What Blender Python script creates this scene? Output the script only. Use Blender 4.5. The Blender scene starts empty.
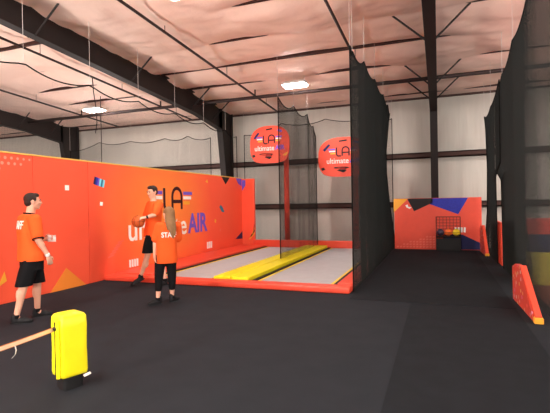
import bpy, bmesh, math, random
import numpy as np
from mathutils import Vector, Matrix, noise
from mathutils.bvhtree import BVHTree
PI = math.pi
S = bpy.context.scene
COL = S.collection
random.seed(7)

# ------------------------------------------------------------------ materials
def mat(name, col, rough=.7, metal=0., noise_amt=0., noise_scale=8., bump=0., bump_scale=40., spec=.3, emit=None, sss=0., stretch=None, coat=0.):
    m = bpy.data.materials.new(name); m.use_nodes = True
    nt = m.node_tree; b = nt.nodes['Principled BSDF']
    c4 = (*col, 1)
    b.inputs['Base Color'].default_value = c4
    b.inputs['Roughness'].default_value = rough
    b.inputs['Metallic'].default_value = metal
    b.inputs['Specular IOR Level'].default_value = spec
    if coat:
        b.inputs['Coat Weight'].default_value = coat; b.inputs['Coat Roughness'].default_value = .25
    if sss:
        b.inputs['Subsurface Weight'].default_value = sss; b.inputs['Subsurface Scale'].default_value = .01
    if emit:
        b.inputs['Emission Color'].default_value = (*emit[:3], 1); b.inputs['Emission Strength'].default_value = emit[3]
    tc = nt.nodes.new('ShaderNodeTexCoord'); mp = nt.nodes.new('ShaderNodeMapping')
    nt.links.new(tc.outputs['Object'], mp.inputs['Vector'])
    if stretch: mp.inputs['Scale'].default_value = stretch
    n = nt.nodes.new('ShaderNodeTexNoise'); n.inputs['Scale'].default_value = noise_scale; n.inputs['Detail'].default_value = 5
    nt.links.new(mp.outputs[0], n.inputs['Vector'])
    a = max(noise_amt, .02)
    r = nt.nodes.new('ShaderNodeMapRange'); r.inputs[3].default_value = 1 - a; r.inputs[4].default_value = 1 + a
    nt.links.new(n.outputs['Fac'], r.inputs[0])
    mx = nt.nodes.new('ShaderNodeMix'); mx.data_type = 'RGBA'; mx.blend_type = 'MULTIPLY'; mx.inputs[0].default_value = 1
    mx.inputs[6].default_value = c4; nt.links.new(r.outputs[0], mx.inputs[7])
    nt.links.new(mx.outputs[2], b.inputs['Base Color'])
    if bump:
        n2 = nt.nodes.new('ShaderNodeTexNoise'); n2.inputs['Scale'].default_value = bump_scale; n2.inputs['Detail'].default_value = 4
        nt.links.new(mp.outputs[0], n2.inputs['Vector'])
        bp = nt.nodes.new('ShaderNodeBump'); bp.inputs['Strength'].default_value = bump; bp.inputs['Distance'].default_value = .02
        nt.links.new(n2.outputs['Fac'], bp.inputs['Height']); nt.links.new(bp.outputs[0], b.inputs['Normal'])
    m['mix'] = mx.name
    return m

def lin(r, g, b):
    f = lambda v: (v/255/12.92) if v/255 <= .04045 else ((v/255+.055)/1.055)**2.4
    return (f(r), f(g), f(b))

M = {}
M['floor'] = mat('black_carpet', lin(36, 40, 45), .92, noise_amt=.25, noise_scale=3, bump=.25, bump_scale=220, spec=.15)
M['carpet'] = mat('dark_carpet', lin(30, 33, 37), .95, noise_amt=.3, noise_scale=4, bump=.25, bump_scale=220, spec=.12)
M['seam'] = mat('seam_tape', lin(20, 20, 21), .9)
M['ceil'] = mat('roof_insulation', lin(250, 218, 202), .55, noise_amt=.12, noise_scale=1.6, bump=.7, bump_scale=4, spec=.4, stretch=(1, .7, 1))
M['wallfab'] = mat('wall_insulation', lin(205, 200, 190), .5, noise_amt=.08, noise_scale=3, bump=.5, bump_scale=4, stretch=(3, 1, .25), spec=.4)
M['steel'] = mat('painted_steel', lin(36, 29, 28), .6, noise_amt=.12, spec=.3)
M['brown'] = mat('brown_steel', lin(74, 48, 42), .6, noise_amt=.15, spec=.3)
M['pipe'] = mat('pipe_paint', lin(48, 34, 32), .55, spec=.3)
M['net'] = mat('net_cord', lin(38, 41, 40), .85, spec=.1)
M['rope'] = mat('net_rope', lin(20, 20, 20), .85, spec=.1)
M['wire'] = mat('hanger_wire', lin(225, 215, 210), .4, spec=.5)
M['red'] = mat('red_vinyl', lin(232, 78, 54), .42, noise_amt=.06, bump=.08, bump_scale=9, spec=.4)
M['darkred'] = mat('dark_red_paint', lin(150, 40, 34), .5)
M['yellow'] = mat('yellow_vinyl', lin(250, 236, 26), .38, noise_amt=.05, bump=.12, bump_scale=9, spec=.45)
M['yline'] = mat('yellow_webbing', lin(235, 205, 70), .6)
M['bed'] = mat('trampoline_mesh', lin(182, 182, 184), .75, noise_amt=.10, noise_scale=5, bump=.1, bump_scale=200, spec=.2)
M['black'] = mat('black_plastic', lin(22, 22, 23), .55)
M['white'] = mat('white_print', lin(245, 240, 235), .5)
M['logo_dark'] = mat('dark_print', lin(58, 18, 30), .5)
M['purple'] = mat('purple_print', lin(112, 86, 200), .5)
M['blue'] = mat('blue_print', lin(44, 52, 168), .5, noise_amt=.35, noise_scale=26)
M['navy'] = mat('navy_print', lin(26, 30, 84), .5, noise_amt=.2, noise_scale=16)
M['cyan'] = mat('cyan_print', lin(130, 215, 235), .5)
M['teal'] = mat('teal_print', lin(40, 120, 150), .5)
M['gold'] = mat('gold_print', lin(244, 172, 56), .5)
M['ogold'] = mat('orange_gold_print', lin(240, 140, 52), .5)
M['pink'] = mat('pale_red_print', lin(244, 112, 92), .5)
M['pale'] = mat('pale_pink_print', lin(250, 150, 128), .5)
M['blackprint'] = mat('black_print', lin(26, 20, 22), .5)
M['batten'] = mat('yellow_trim', lin(232, 190, 96), .6)
M['matyellow'] = mat('olive_yellow_vinyl', lin(206, 196, 78), .5, bump=.05, bump_scale=8)
M['matnavy'] = mat('navy_vinyl', lin(48, 52, 88), .5, bump=.05, bump_scale=8)
M['matred'] = mat('coral_vinyl', lin(226, 92, 78), .5, bump=.05, bump_scale=8)
M['maroon'] = mat('maroon_vinyl', lin(120, 44, 48), .55, noise_amt=.08, bump=.05, bump_scale=8)
M['skin'] = mat('skin', lin(226, 172, 145), .5, noise_amt=.04, sss=.06, spec=.3)
M['shirt'] = mat('orange_cotton', lin(244, 96, 40), .85, noise_amt=.05, bump=.25, bump_scale=14, spec=.15)
M['shorts'] = mat('black_cotton', lin(24, 24, 26), .9, bump=.2, bump_scale=14, spec=.1)
M['shoe'] = mat('black_shoe', lin(26, 26, 28), .7)
M['hairdark'] = mat('dark_brown_hair', lin(44, 28, 22), .6, noise_amt=.3, noise_scale=60, bump=.4, bump_scale=120)
M['hairblond'] = mat('blond_hair', lin(140, 104, 68), .55, noise_amt=.35, noise_scale=40, bump=.4, bump_scale=60, stretch=(3, 3, .3))
M['lip'] = mat('lips', lin(190, 110, 100), .5)
M['eye'] = mat('dark_eye', lin(40, 28, 24), .3)
M['ball'] = mat('orange_rubber', lin(214, 98, 44), .6, noise_amt=.08, bump=.2, bump_scale=150)
M['ballyellow'] = mat('yellow_rubber', lin(236, 208, 46), .4)
M['ballorange'] = mat('bright_orange_rubber', lin(240, 112, 46), .4)
M['balldark'] = mat('dark_violet_rubber', lin(46, 36, 62), .3, spec=.6)
M['tape'] = mat('cream_ribbon', lin(248, 216, 176), .6)
M['tapeedge'] = mat('orange_ribbon_edge', lin(226, 132, 70), .6)
M['housing'] = mat('white_enamel', lin(215, 212, 206), .5)
M['fillglobe'] = mat('fill_light_globe', (1, .95, .88), .5, emit=(1, .93, .88, 260))  # emission of the added, unseen fill globes
M['fillglobedim'] = mat('dim_fill_light_globe', (1, .95, .88), .5, emit=(1, .88, .82, 75))  # weaker fill for the globes added behind the partition
M['diff'] = mat('lit_diffuser', (1, .95, .88), .5, emit=(1, .94, .89, 90))

# base of the printed wall vinyl: red that is printed warmer orange around the emblem
def wall_print():
    m = mat('printed_wall_vinyl', lin(246, 96, 64), .45, noise_amt=.04, noise_scale=2, bump=.18, bump_scale=2.2, spec=.35)
    nt = m.node_tree; mx = nt.nodes[m['mix']]
    tc = nt.nodes.new('ShaderNodeTexCoord'); sub = nt.nodes.new('ShaderNodeVectorMath'); sub.operation = 'SUBTRACT'
    sub.inputs[1].default_value = (-6.9, 10.0, 1.5)
    sc = nt.nodes.new('ShaderNodeVectorMath'); sc.operation = 'MULTIPLY'; sc.inputs[1].default_value = (0, .36, .42)
    ln = nt.nodes.new('ShaderNodeVectorMath'); ln.operation = 'LENGTH'
    nt.links.new(tc.outputs['Object'], sub.inputs[0]); nt.links.new(sub.outputs[0], sc.inputs[0]); nt.links.new(sc.outputs[0], ln.inputs[0])
    rp = nt.nodes.new('ShaderNodeValToRGB')
    rp.color_ramp.elements[0].color = (*lin(252, 146, 62), 1); rp.color_ramp.elements[0].position = .08
    rp.color_ramp.elements[1].color = (*lin(246, 92, 62), 1); rp.color_ramp.elements[1].position = .95
    nt.links.new(ln.outputs['Value'], rp.inputs[0]); nt.links.new(rp.outputs[0], mx.inputs[6])
    return m
M['wallprint'] = wall_print()
# speckled confetti print for the wedge pads
def confetti():
    m = mat('confetti_vinyl', lin(214, 70, 52), .45, spec=.4)
    nt = m.node_tree; mx = nt.nodes[m['mix']]
    tc = nt.nodes.new('ShaderNodeTexCoord'); v = nt.nodes.new('ShaderNodeTexVoronoi'); v.inputs['Scale'].default_value = 9
    nt.links.new(tc.outputs['Object'], v.inputs['Vector'])
    lt = nt.nodes.new('ShaderNodeMath'); lt.operation = 'LESS_THAN'; lt.inputs[1].default_value = .27
    nt.links.new(v.outputs['Distance'], lt.inputs[0])
    m2 = nt.nodes.new('ShaderNodeMix'); m2.data_type = 'RGBA'
    nt.links.new(lt.outputs[0], m2.inputs[0]); m2.inputs[6].default_value = (*lin(214, 70, 52), 1)
    hs = nt.nodes.new('ShaderNodeMix'); hs.data_type = 'RGBA'; hs.inputs[0].default_value = .35
    nt.links.new(v.outputs['Color'], hs.inputs[6]); hs.inputs[7].default_value = (*lin(240, 170, 150), 1)
    nt.links.new(hs.outputs[2], m2.inputs[7]); nt.links.new(m2.outputs[2], mx.inputs[6])
    return m
M['confetti'] = confetti()

# ------------------------------------------------------------------ mesh helpers
def tag(o, label=None, cat=None, group=None, kind=None):
    if label: o['label'] = label
    if cat: o['category'] = cat
    if group: o['group'] = group
    if kind: o['kind'] = kind
    return o

def empty(name, loc, label, cat, group=None, rz=0.):
    o = bpy.data.objects.new(name, None); COL.objects.link(o); o.empty_display_size = .1
    o.location = loc; o.rotation_euler = (0, 0, rz)
    return tag(o, label, cat, group)

def link_mesh(name, me, m=None, parent=None, smooth=False):
    if m:
        me.materials.clear()
        me.materials.append(m)
    o = bpy.data.objects.new(name, me); COL.objects.link(o)
    if parent: o.parent = parent
    if smooth: me.polygons.foreach_set('use_smooth', [True]*len(me.polygons))
    return o

class B:
    def __init__(s): s.v = []; s.f = []
    def add(s, vs, fs):
        n = len(s.v); s.v += [Vector(p) for p in vs]; s.f += [[i+n for i in f] for f in fs]; return s
    def box(s, lo, hi):
        (a, b, c), (d, e, f) = lo, hi
        return s.add([(a,b,c),(d,b,c),(d,e,c),(a,e,c),(a,b,f),(d,b,f),(d,e,f),(a,e,f)],
                     [(0,3,2,1),(4,5,6,7),(0,1,5,4),(1,2,6,5),(2,3,7,6),(3,0,4,7)])
    def obox(s, c, u, v, w):      # oriented box: centre + three half vectors (right handed)
        c, u, v, w = map(Vector, (c, u, v, w))
        P = [c-u-v-w, c+u-v-w, c+u+v-w, c-u+v-w, c-u-v+w, c+u-v+w, c+u+v+w, c-u+v+w]
        return s.add(P, [(0,3,2,1),(4,5,6,7),(0,1,5,4),(1,2,6,5),(2,3,7,6),(3,0,4,7)])
    def prism(s, poly, off):      # closed polygon (3D points) swept along off
        n = len(poly); off = Vector(off); P = [Vector(p) for p in poly]
        fs = [tuple(range(n))[::-1], tuple(range(n, 2*n))] + [(i, (i+1) % n, n+(i+1) % n, n+i) for i in range(n)]
        return s.add(P + [p+off for p in P], fs)
    def tube(s, path, r, n=8, cap=True):
        P = [Vector(p) for p in path]; k = len(P); rs = r if isinstance(r, (list, tuple)) else [r]*k
        T = [(P[min(i+1, k-1)]-P[max(i-1, 0)]).normalized() for i in range(k)]
        a = Vector((0, 0, 1)) if abs(T[0].z) < .9 else Vector((1, 0, 0))
        u = T[0].cross(a).normalized(); vs = []
        for i in range(k):
            u = (u - T[i]*u.dot(T[i])).normalized(); w = T[i].cross(u)
            for j in range(n):
                t = 2*PI*j/n; vs.append(P[i] + (u*math.cos(t)+w*math.sin(t))*rs[i])
        fs = [(i*n+j, i*n+(j+1) % n, (i+1)*n+(j+1) % n, (i+1)*n+j) for i in range(k-1) for j in range(n)]
        if cap: fs += [tuple(range(n))[::-1], tuple(range((k-1)*n, k*n))]
        return s.add(vs, fs)
    def ell(s, c, r, axes=None, nu=20, nv=12):
        c = Vector(c); r = (r, r, r) if isinstance(r, (int, float)) else r
        ax = axes or (Vector((1,0,0)), Vector((0,1,0)), Vector((0,0,1)))
        ax = [Vector(a) for a in ax]
        vs = [c - ax[2]*r[2]]
        for i in range(1, nv):
            ph = -PI/2 + PI*i/nv
            for j in range(nu):
                t = 2*PI*j/nu
                vs.append(c + ax[0]*r[0]*math.cos(ph)*math.cos(t) + ax[1]*r[1]*math.cos(ph)*math.sin(t) + ax[2]*r[2]*math.sin(ph))
        vs.append(c + ax[2]*r[2]); L = len(vs)-1
        fs = [(0, 1+(j+1) % nu, 1+j) for j in range(nu)]
        fs += [(1+i*nu+j, 1+i*nu+(j+1) % nu, 1+(i+1)*nu+(j+1) % nu, 1+(i+1)*nu+j) for i in range(nv-2) for j in range(nu)]
        b = 1+(nv-2)*nu
        fs += [(b+j, b+(j+1) % nu, L) for j in range(nu)]
        return s.add(vs, fs)
    def cap(s, p, q, r1, r2, n=14):   # tapered capsule with round ends
        p, q = Vector(p), Vector(q); d = q-p; L = d.length
        if L < 1e-6: return s.ell(p, r1)
        t = d/L; path = []; rs = []
        for k in range(1, 5):
            a = PI/2*k/5; path.append(p - t*r1*math.cos(a)); rs.append(r1*math.sin(a))
        for k in range(5):
            path.append(p+d*k/4); rs.append(r1+(r2-r1)*k/4)
        for k in range(1, 5):
            a = PI/2*k/5; path.append(q + t*r2*math.sin(a)); rs.append(r2*math.cos(a))
        return s.tube(path, rs, n)
    def chain(s, pts, rs):
        for i in range(len(pts)-1): s.cap(pts[i], pts[i+1], rs[i], rs[i+1])
        return s
    def loft(s, rings, n=24, pw=2.3):     # rings: (centre, side vector, depth vector)
        vs = []
        for c, a, b in rings:
            c, a, b = Vector(c), Vector(a), Vector(b)
            for j in range(n):
                t = 2*PI*j/n; ct, st = math.cos(t), math.sin(t)
                e = 2/pw
                vs.append(c + a*math.copysign(abs(ct)**e, ct) + b*math.copysign(abs(st)**e, st))
        k = len(rings)
        fs = [(i*n+j, i*n+(j+1) % n, (i+1)*n+(j+1) % n, (i+1)*n+j) for i in range(k-1) for j in range(n)]
        fs += [tuple(range(n))[::-1], tuple(range((k-1)*n, k*n))]
        return s.add(vs, fs)
    def mesh(s, name, org=(0, 0, 0), bevel=0, seg=2):
        me = bpy.data.meshes.new(name); o = Vector(org)
        me.from_pydata([v-o for v in s.v], [], s.f)
        bm = bmesh.new(); bm.from_mesh(me)
        bmesh.ops.recalc_face_normals(bm, faces=bm.faces)
        if bevel: bmesh.ops.bevel(bm, geom=list(bm.edges), offset=bevel, segments=seg, affect='EDGES', profile=.6)
        bm.to_mesh(me); bm.free()
        return me
    def build(s, name, m, parent=None, org=(0, 0, 0), bevel=0, smooth=False, seg=2):
        return link_mesh(name, s.mesh(name, org, bevel, seg), m, parent, smooth)
    def fuse(s, name, m, parent=None, voxel=.008, smooth_it=4, clampz=None):   # one continuous surface out of overlapping volumes
        me = s.mesh(name+'_raw'); t = bpy.data.objects.new('fuse', me); COL.objects.link(t)
        r = t.modifiers.new('r', 'REMESH'); r.mode = 'VOXEL'; r.voxel_size = voxel; r.use_smooth_shade = True
        if smooth_it:
            k = t.modifiers.new('s', 'SMOOTH'); k.factor = .5; k.iterations = smooth_it
        dg = bpy.context.evaluated_depsgraph_get(); dg.update()
        nm = bpy.data.meshes.new_from_object(t.evaluated_get(dg), depsgraph=dg)
        bpy.data.objects.remove(t); nm.name = name
        if clampz is not None:
            for v in nm.vertices:
                if v.co.z < clampz: v.co.z = clampz
        return link_mesh(name, nm, m, parent, True)

def text_mesh(txt, heavy=0., extrude=.004, shear=0.):
    cu = bpy.data.curves.new('t', 'FONT'); cu.body = txt; cu.offset = heavy; cu.extrude = extrude; cu.shear = shear; cu.resolution_u = 3
    t = bpy.data.objects.new('t', cu); COL.objects.link(t)
    dg = bpy.context.evaluated_depsgraph_get(); dg.update()
    me = bpy.data.meshes.new_from_object(t.evaluated_get(dg), depsgraph=dg)
    bpy.data.objects.remove(t)
    return me

def place_text(name, txt, m, parent, org, U, V, N, x0, x1, y0, y1, heavy=0., depth=.004, shear=0.):
    """text squeezed into the box x0..x1, y0..y1 of the plane org + U x + V y (parent at world origin or org given local)"""
    me = text_mesh(txt, heavy, 1., shear)
    xs = [v.co.x for v in me.vertices]; ys = [v.co.y for v in me.vertices]
    a, b, c, d = min(xs), max(xs), min(ys), max(ys)
    org, U, V, N = map(Vector, (org, U, V, N))
    for v in me.vertices:
        x = x0+(v.co.x-a)/(b-a)*(x1-x0); y = y0+(v.co.y-c)/(d-c)*(y1-y0)
        v.co = org + U*x + V*y + N*(depth if v.co.z > 0 else 0)
    return link_mesh(name, me, m, parent)

def plate(name, poly2, m, parent, org, U, V, N, depth=.004, lift=0.):
    org, U, V, N = map(Vector, (org, U, V, N))
    return B().prism([org+U*x+V*y+N*lift for x, y in poly2], N*depth).build(name, m, parent)

def stroke2(b, pts, w, org, U, V, N, depth):    # flat ribbon of width w along 2D points
    org, U, V, N = map(Vector, (org, U, V, N)); n = len(pts); L = []; R = []
    for i in range(n):
        p, q = pts[max(i-1, 0)], pts[min(i+1, n-1)]
        d = Vector((q[0]-p[0], q[1]-p[1])).normalized(); k = Vector((-d.y, d.x))*w/2
        L.append((pts[i][0]+k.x, pts[i][1]+k.y)); R.append((pts[i][0]-k.x, pts[i][1]-k.y))
    for i in range(n-1):
        q = [L[i], R[i], R[i+1], L[i+1]]
        b.prism([org+U*x+V*y for x, y in q], N*depth)

def emblem(parent, org, U, V, N, s=1., depth=.004):
    """the LA emblem with three bars on either side; 1.9 x .6 units, origin at the foot of the L"""
    org = Vector(org); U = Vector(U); V = Vector(V); N = Vector(N)
    b = B(); w = .095*s
    arc = lambda cx, cy, r, a0, a1: [((cx+r*math.cos(math.radians(a0+(a1-a0)*k/8)))*s, (cy+r*math.sin(math.radians(a0+(a1-a0)*k/8)))*s) for k in range(9)]
    stroke2(b, [(0, .58*s), (0, .12*s)] + arc(.14, .14, .14, 180, 270) + [(.30*s, 0)], w, org, U, V, N, depth)
    stroke2(b, [(.38*s, 0), (.38*s, .36*s)] + arc(.61, .36, .23, 180, 0) + [(.84*s, 0)], w, org, U, V, N, depth)
    stroke2(b, [(.38*s, .22*s), (.84*s, .22*s)], w, org, U, V, N, depth)
    b.build('emblem_letters', M['logo_dark'], parent)
    for sx, sg in ((.93, 1), (-.09, -1)):
        for k, (mm, y, l) in enumerate((('purple', .41, .48), ('white', .28, .42), ('gold', .13, .34))):
            x1 = sx+sg*l
            plate('emblem_bar', [((min(sx, x1))*s, y*s), (max(sx, x1)*s, y*s), (max(sx, x1)*s, (y+.09)*s), (min(sx, x1)*s, (y+.09)*s)], M[mm], parent, org, U, V, N, depth)

# ------------------------------------------------------------------ shell of the hall
YB = 16.2
def roof(y): return 5.33 + .055*(16.2-y)
PUR = [15.91-1.522*k for k in range(15)]
SLOPE = .055

def grid_mesh(name, xs, ys, fn, m):
    nx, ny = len(xs), len(ys); vs = [fn(x, y) for y in ys for x in xs]
    fs = [(j*nx+i, j*nx+i+1, (j+1)*nx+i+1, (j+1)*nx+i) for j in range(ny-1) for i in range(nx-1)]
    me = bpy.data.meshes.new(name); me.from_pydata(vs, [], fs)
    return link_mesh(name, me, m, None, True)

XL, XR, YN = -24., 11., -6.
B().box((XL, YN, -.2), (XR, YB+.3, 0)).build('floor', M['floor'])['kind'] = 'structure'

def ceil_fn(x, y):
    t = ((15.91-y)/1.522) % 1.0
    sag = (math.sin(PI*t))**.6 if 0 < t < 1 else 0
    k = round((15.91-y)/1.522)
    n1 = noise.noise(Vector((x*.42, k*3.7, 1.3)))
    n3 = noise.noise(Vector((x*1.6, y*1.6, 7.1)))
    crease = abs(noise.noise(Vector((x*.55, y*.25, 3.3))))
    roll = ((x+.3) % 1.22)/1.22                      # seams between the 4 ft rolls
    seam = max(0, 1-min(roll, 1-roll)*14)
    n5 = noise.noise(Vector((x*1.1+y*.7, y*2.3-x*.5, 4.2)))
    n6 = noise.noise(Vector((x*2.7-y*1.9, y*3.1+x*1.7, 9.2)))
    z = roof(y) - .005 + .24*n1*(1-sag) - sag*(.13+.05*n3) + .02*n3 - .05*(1-min(1, crease*6))*sag + .018*seam*sag
    z += .028*(1-abs(n5))**4*sag + .010*n6*sag
    return (x, y, z)
xs = np.arange(XL, XR+.01, .10).tolist(); ys = np.arange(YN, YB+.12, .076).tolist()
ceiling = grid_mesh('ceiling', xs, ys, ceil_fn, M['ceil']); ceiling['kind'] = 'structure'
md = ceiling.modifiers.new('thick', 'SOLIDIFY'); md.thickness = .04; md.offset = 1

def wall_fn(x, z):
    pin = min(abs(z-3.2), abs(z-1.5), abs(z-5.3))
    bil = min(1, pin/.5)**.7
    bay = ((x+.1) % 1.52)/1.52
    y = YB + .12 - .09*bil*(.6+.4*math.sin(PI*bay)) + .02*noise.noise(Vector((x*5, 0, z*.5)))*bil
    return (x, y, z)
wall_back = grid_mesh('wall_back', np.arange(XL, XR+.01, .11).tolist(), np.arange(0, 5.6, .12).tolist(), wall_fn, M['wallfab'])
wall_back['kind'] = 'structure'
md = wall_back.modifiers.new('thick', 'SOLIDIFY'); md.thickness = .05; md.offset = 1

n = 0
for y in PUR:                                      # roof purlins in the slits of the insulation
    b = B(); z = roof(y)
    b.box((XL, y-.02, z-.035), (XR, y+.02, z+.16)); b.box((XL, y-.05, z-.035), (XR, y+.02, z-.02))
    n += 1; b.build('trim_%d' % n, M['brown'])['kind'] = 'structure'
for z in (3.2, 1.5):                               # wall girts
    b = B(); b.box((XL, 16.0, z-.11), (XR, 16.17, z-.07)); b.box((XL, 16.0, z-.11), (XR, 16.03, z+.09)); b.box((XL, 16.0, z+.05), (XR, 16.17, z+.09))
    n += 1; b.build('trim_%d' % n, M['brown'])['kind'] = 'structure'
b = B(); b.box((XL, 16.02, 5.16), (XR, 16.18, 5.20)); n += 1; b.build('trim_%d' % n, M['brown'])['kind'] = 'structure'

# rigid frames: tapered column at the back wall and tapered rafter towards the viewer
def frame(x, label):
    o = empty('steel_frame', (x, 15.7, 0), label, 'steel frame', 'rigid frames of the hall')
    O = o.location
    yb = 15.98
    def web(poly, name):
        b = B()
        b.prism([(x-.012, y, z) for y, z in poly], (.024, 0, 0))
        n_ = len(poly)
        for i in range(n_):
            p, q = Vector((x, *poly[i])), Vector((x, *poly[(i+1) % n_]))
            d = q-p
            if d.length < .3: continue
            t = d.normalized(); nn = t.cross(Vector((1, 0, 0)))
            b.obox((p+q)/2, t*d.length/2, nn*.012, Vector((.115, 0, 0)))
        return b.build(name, M['steel'], o, O)
    def top(y): return roof(y)-.05
    web([(yb, 0), (yb, top(yb)), (15.05, top(15.05)), (15.05, 4.5), (15.75, 0)], 'column')
    dep = lambda y: .80 - .018*(15-y)
    web([(15.05, top(15.05)), (15.05, 4.5), (13.3, top(13.3)-.68), (YN, top(YN)-.5), (YN, top(YN))], 'rafter')
    for y in (14.4, 12.87, 9.83, 6.8):
        for sx in (-1, 1):
            B().tube([(x+sx*.09, y-.02, roof(y)-.68), (x+sx*.78, y+.02, roof(y)-.03)], .022, 6).build('flange_brace', M['steel'], o, O)
    return o
frame(-.12, 'dark steel frame whose column stands behind the padded panel at the end of the corridor')
frame(-7.85, 'dark steel frame with wide tapered rafter rising left from the far orange wall end')
frame(-15.8, 'dark steel frame at the far left, its haunch low above the orange wall')
frame(7.5, 'dark steel frame on the right, beyond the black curtain net and outside the picture')

# sprinkler pipes
zmain = roof(13.4)-.35
o = tag(B().tube([(-22, 13.4, zmain), (10, 13.4, zmain)], .055, 10).build('sprinkler_main', M['pipe'], smooth=True),
        'thick dark sprinkler main running left to right under the far end of the ceiling', 'pipe')
for x, lab in ((-5.65, 'dark sprinkler branch pipe slanting over the centre to the main left of the hoops'),
               (-9.35, 'dark sprinkler branch pipe crossing below the wide rafter at the upper left'),
               (-13.0, 'dark sprinkler branch pipe at the far left above the low haunch'),
               (-1.97, 'dark sprinkler branch pipe running down to the top corner of the tall corridor net')):
    e = empty('branch_pipe', (x, 13.4, roof(13.4)-.2), lab, 'pipe', 'sprinkler branch pipes')
    O = e.location
    B().tube([(x, -5, roof(-5)-.3), (x, 15.5, roof(15.5)-.3)], .032, 8).build('pipe', M['pipe'], e, O, smooth=True)
    B().tube([(x, 13.4, zmain), (x, 13.4, roof(13.4)-.05)], .025, 8).build('riser', M['pipe'], e, O, smooth=True)
    for y in (14.4, 11.35, 8.31, 5.27):
        B().tube([(x, y, roof(y)-.3), (x, y, roof(y)+.02)], .008, 5).build('pipe_hanger', M['pipe'], e, O)
# loose black cable hanging from the roof at the left
tag(B().tube([(-9.75, 10.5, roof(10.5)-.05), (-9.8, 10.6, 5.1), (-10.0, 10.9, 4.75), (-10.15, 11.1, 4.3), (-10.4, 11.3, 4.0)], .014, 6).build('hanging_cable', M['pipe'], smooth=True),
    'thin dark cable dangling from the ceiling between the two left rafters', 'cable')

# high bay lights; fixtures out of view continue the grid, added to brighten the ceiling
def lamp(x, y, lab):
    z = roof(y)-.34
    o = empty('high_bay_light', (x, y, z), lab, 'light', 'high bay lights under the roof')
    B().loft([((0, 0, .0), (.37, 0, 0), (0, .24, 0)), ((0, 0, .07), (.36, 0, 0), (0, .23, 0)), ((0, 0, .11), (.30, 0, 0), (0, .14, 0))], 32, 8).build('housing', M['housing'], o)
    B().loft([((0, 0, -.045), (.30, 0, 0), (0, .16, 0)), ((0, 0, -.03), (.345, 0, 0), (0, .21, 0)), ((0, 0, .0), (.355, 0, 0), (0, .225, 0))], 32, 8).build('diffuser', M['diff'], o)
    for sx in (-.3, .3): B().tube([(sx, 0, .1), (sx, 0, .40)], .006, 5).build('hanger_wire', M['wire'], o)
lamp(-11.87, 12.84, 'bright oblong ceiling light at the left, above the long orange wall')
lamp(-4.03, 12.69, 'bright oblong ceiling light in the centre, above the two hoops')
lamp(3.8, 12.7, 'bright oblong ceiling light hidden behind the black curtain net on the right')
for i, (x, y, where) in enumerate(((-11.87, 7.0, 'left of the orange wall'), (-4.3, 6.9, 'over the players'), (3.8, 7.2, 'right of the curtain net'),
                (-11.87, 1.6, 'far left near the viewer'), (-4.2, 1.6, 'over the near floor'), (3.8, 1.6, 'near right'),
                (-11.87, -4, 'rear left'), (-4.2, -4, 'rear centre'), (3.8, -4, 'rear right'))):
    lamp(x, y, 'bright oblong ceiling light outside the picture, ' + where)

# unseen fill globes added behind viewer, partition and curtain to brighten the ceiling
for x, y, z, where in ((-9.5, -2.4, 2.7, 'rear left'), (-5.2, -3.2, 2.7, 'rear left of centre'), (-1.0, -3.4, 2.7, 'behind the viewer'),
                       (-10.2, 3.0, 2.1, 'hidden by the near part of the orange partition'), (-10.6, 7.6, 2.0, 'hidden by the middle of the orange partition'), (-10.8, 12.0, 1.9, 'hidden by the far part of the orange partition'),
                       (6.0, 1.0, 2.7, 'near right beyond the curtain net'), (8.0, 7.0, 2.7, 'far right beyond the curtain net')):
    o = empty('fill_globe', (x, y, z), 'added round white fill lamp outside the picture, ' + where, 'light', 'added fill globes around the court')
    B().ell((0, 0, 0), .28, nu=24, nv=16).build('fillglobe', M['fillglobedim' if 'partition' in where else 'fillglobe'], o, smooth=True)
    B().tube([(0, 0, .27), (0, 0, roof(y)-z)], .012, 6).build('stem', M['pipe'], o)

# ------------------------------------------------------------------ printed orange partition on the left
WX = -6.9
wl = None
b = B()
for a, c in ((1.2, 2.85), (2.865, 4.38), (4.395, 5.915), (5.925, 7.245), (7.255, 14.98)):
    q = B().box((WX-.16, a, 0), (WX, c, 2.56))
    b.add(q.v, q.f)
b.box((WX-.16, 14.9, 0), (WX+.50, 15.02, 2.55))
wl = b.build('wall_left', M['wallprint'], bevel=.012); wl['kind'] = 'structure'
bt = B().box((WX-.17, 1.2, 2.56), (WX+.012, 14.98, 2.585)).build('trim_%d' % (n+1), M['batten']); bt['kind'] = 'structure'
WU, WV, WN = (0, 1, 0), (0, 0, 1), (1, 0, 0)
def wp(name, poly, m, depth=.004, lift=0.): return plate(name, poly, M[m], wl, (WX, 0, 0), WU, WV, WN, depth, lift)
emblem(wl, (WX, 9.97, 1.5), WU, WV, WN, 1.0)
place_text('lettering', 'ultimate', M['white'], wl, (WX, 0, 0), WU, WV, WN, 8.5, 11.05, .77, 1.34, .012)
place_text('lettering', 'AIR', M['purple'], wl, (WX, 0, 0), WU, WV, WN, 11.12, 12.27, .78, 1.37, .03)
wp('triangle_print', [(6.24, 0.0), (7.14, 0.0), (6.63, .42)], 'ogold')
wp('triangle_print', [(5.2, .3), (5.36, .38), (5.32, .55)], 'gold')
for k, mm in enumerate(('navy', 'blue', 'purple', 'cyan', 'teal', 'cyan')):
    y = 7.40+.052*k; z = 2.10-.012*k
    wp('barcode_print', [(y, z), (y+.05, z-.012), (y+.09, z+.15), (y+.04, z+.162)], mm)
wp('square_print', [(6.64, 1.95), (6.74, 1.95), (6.74, 2.05), (6.64, 2.05)], 'white')
wp('square_print', [(7.58, 1.64), (7.66, 1.63), (7.67, 1.71), (7.59, 1.72)], 'white')
for k in range(4): wp('barcode_print', [(8.5+.09*k, .16), (8.565+.09*k, .15), (8.565+.09*k, .33), (8.5+.09*k, .34)], 'white')
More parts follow.
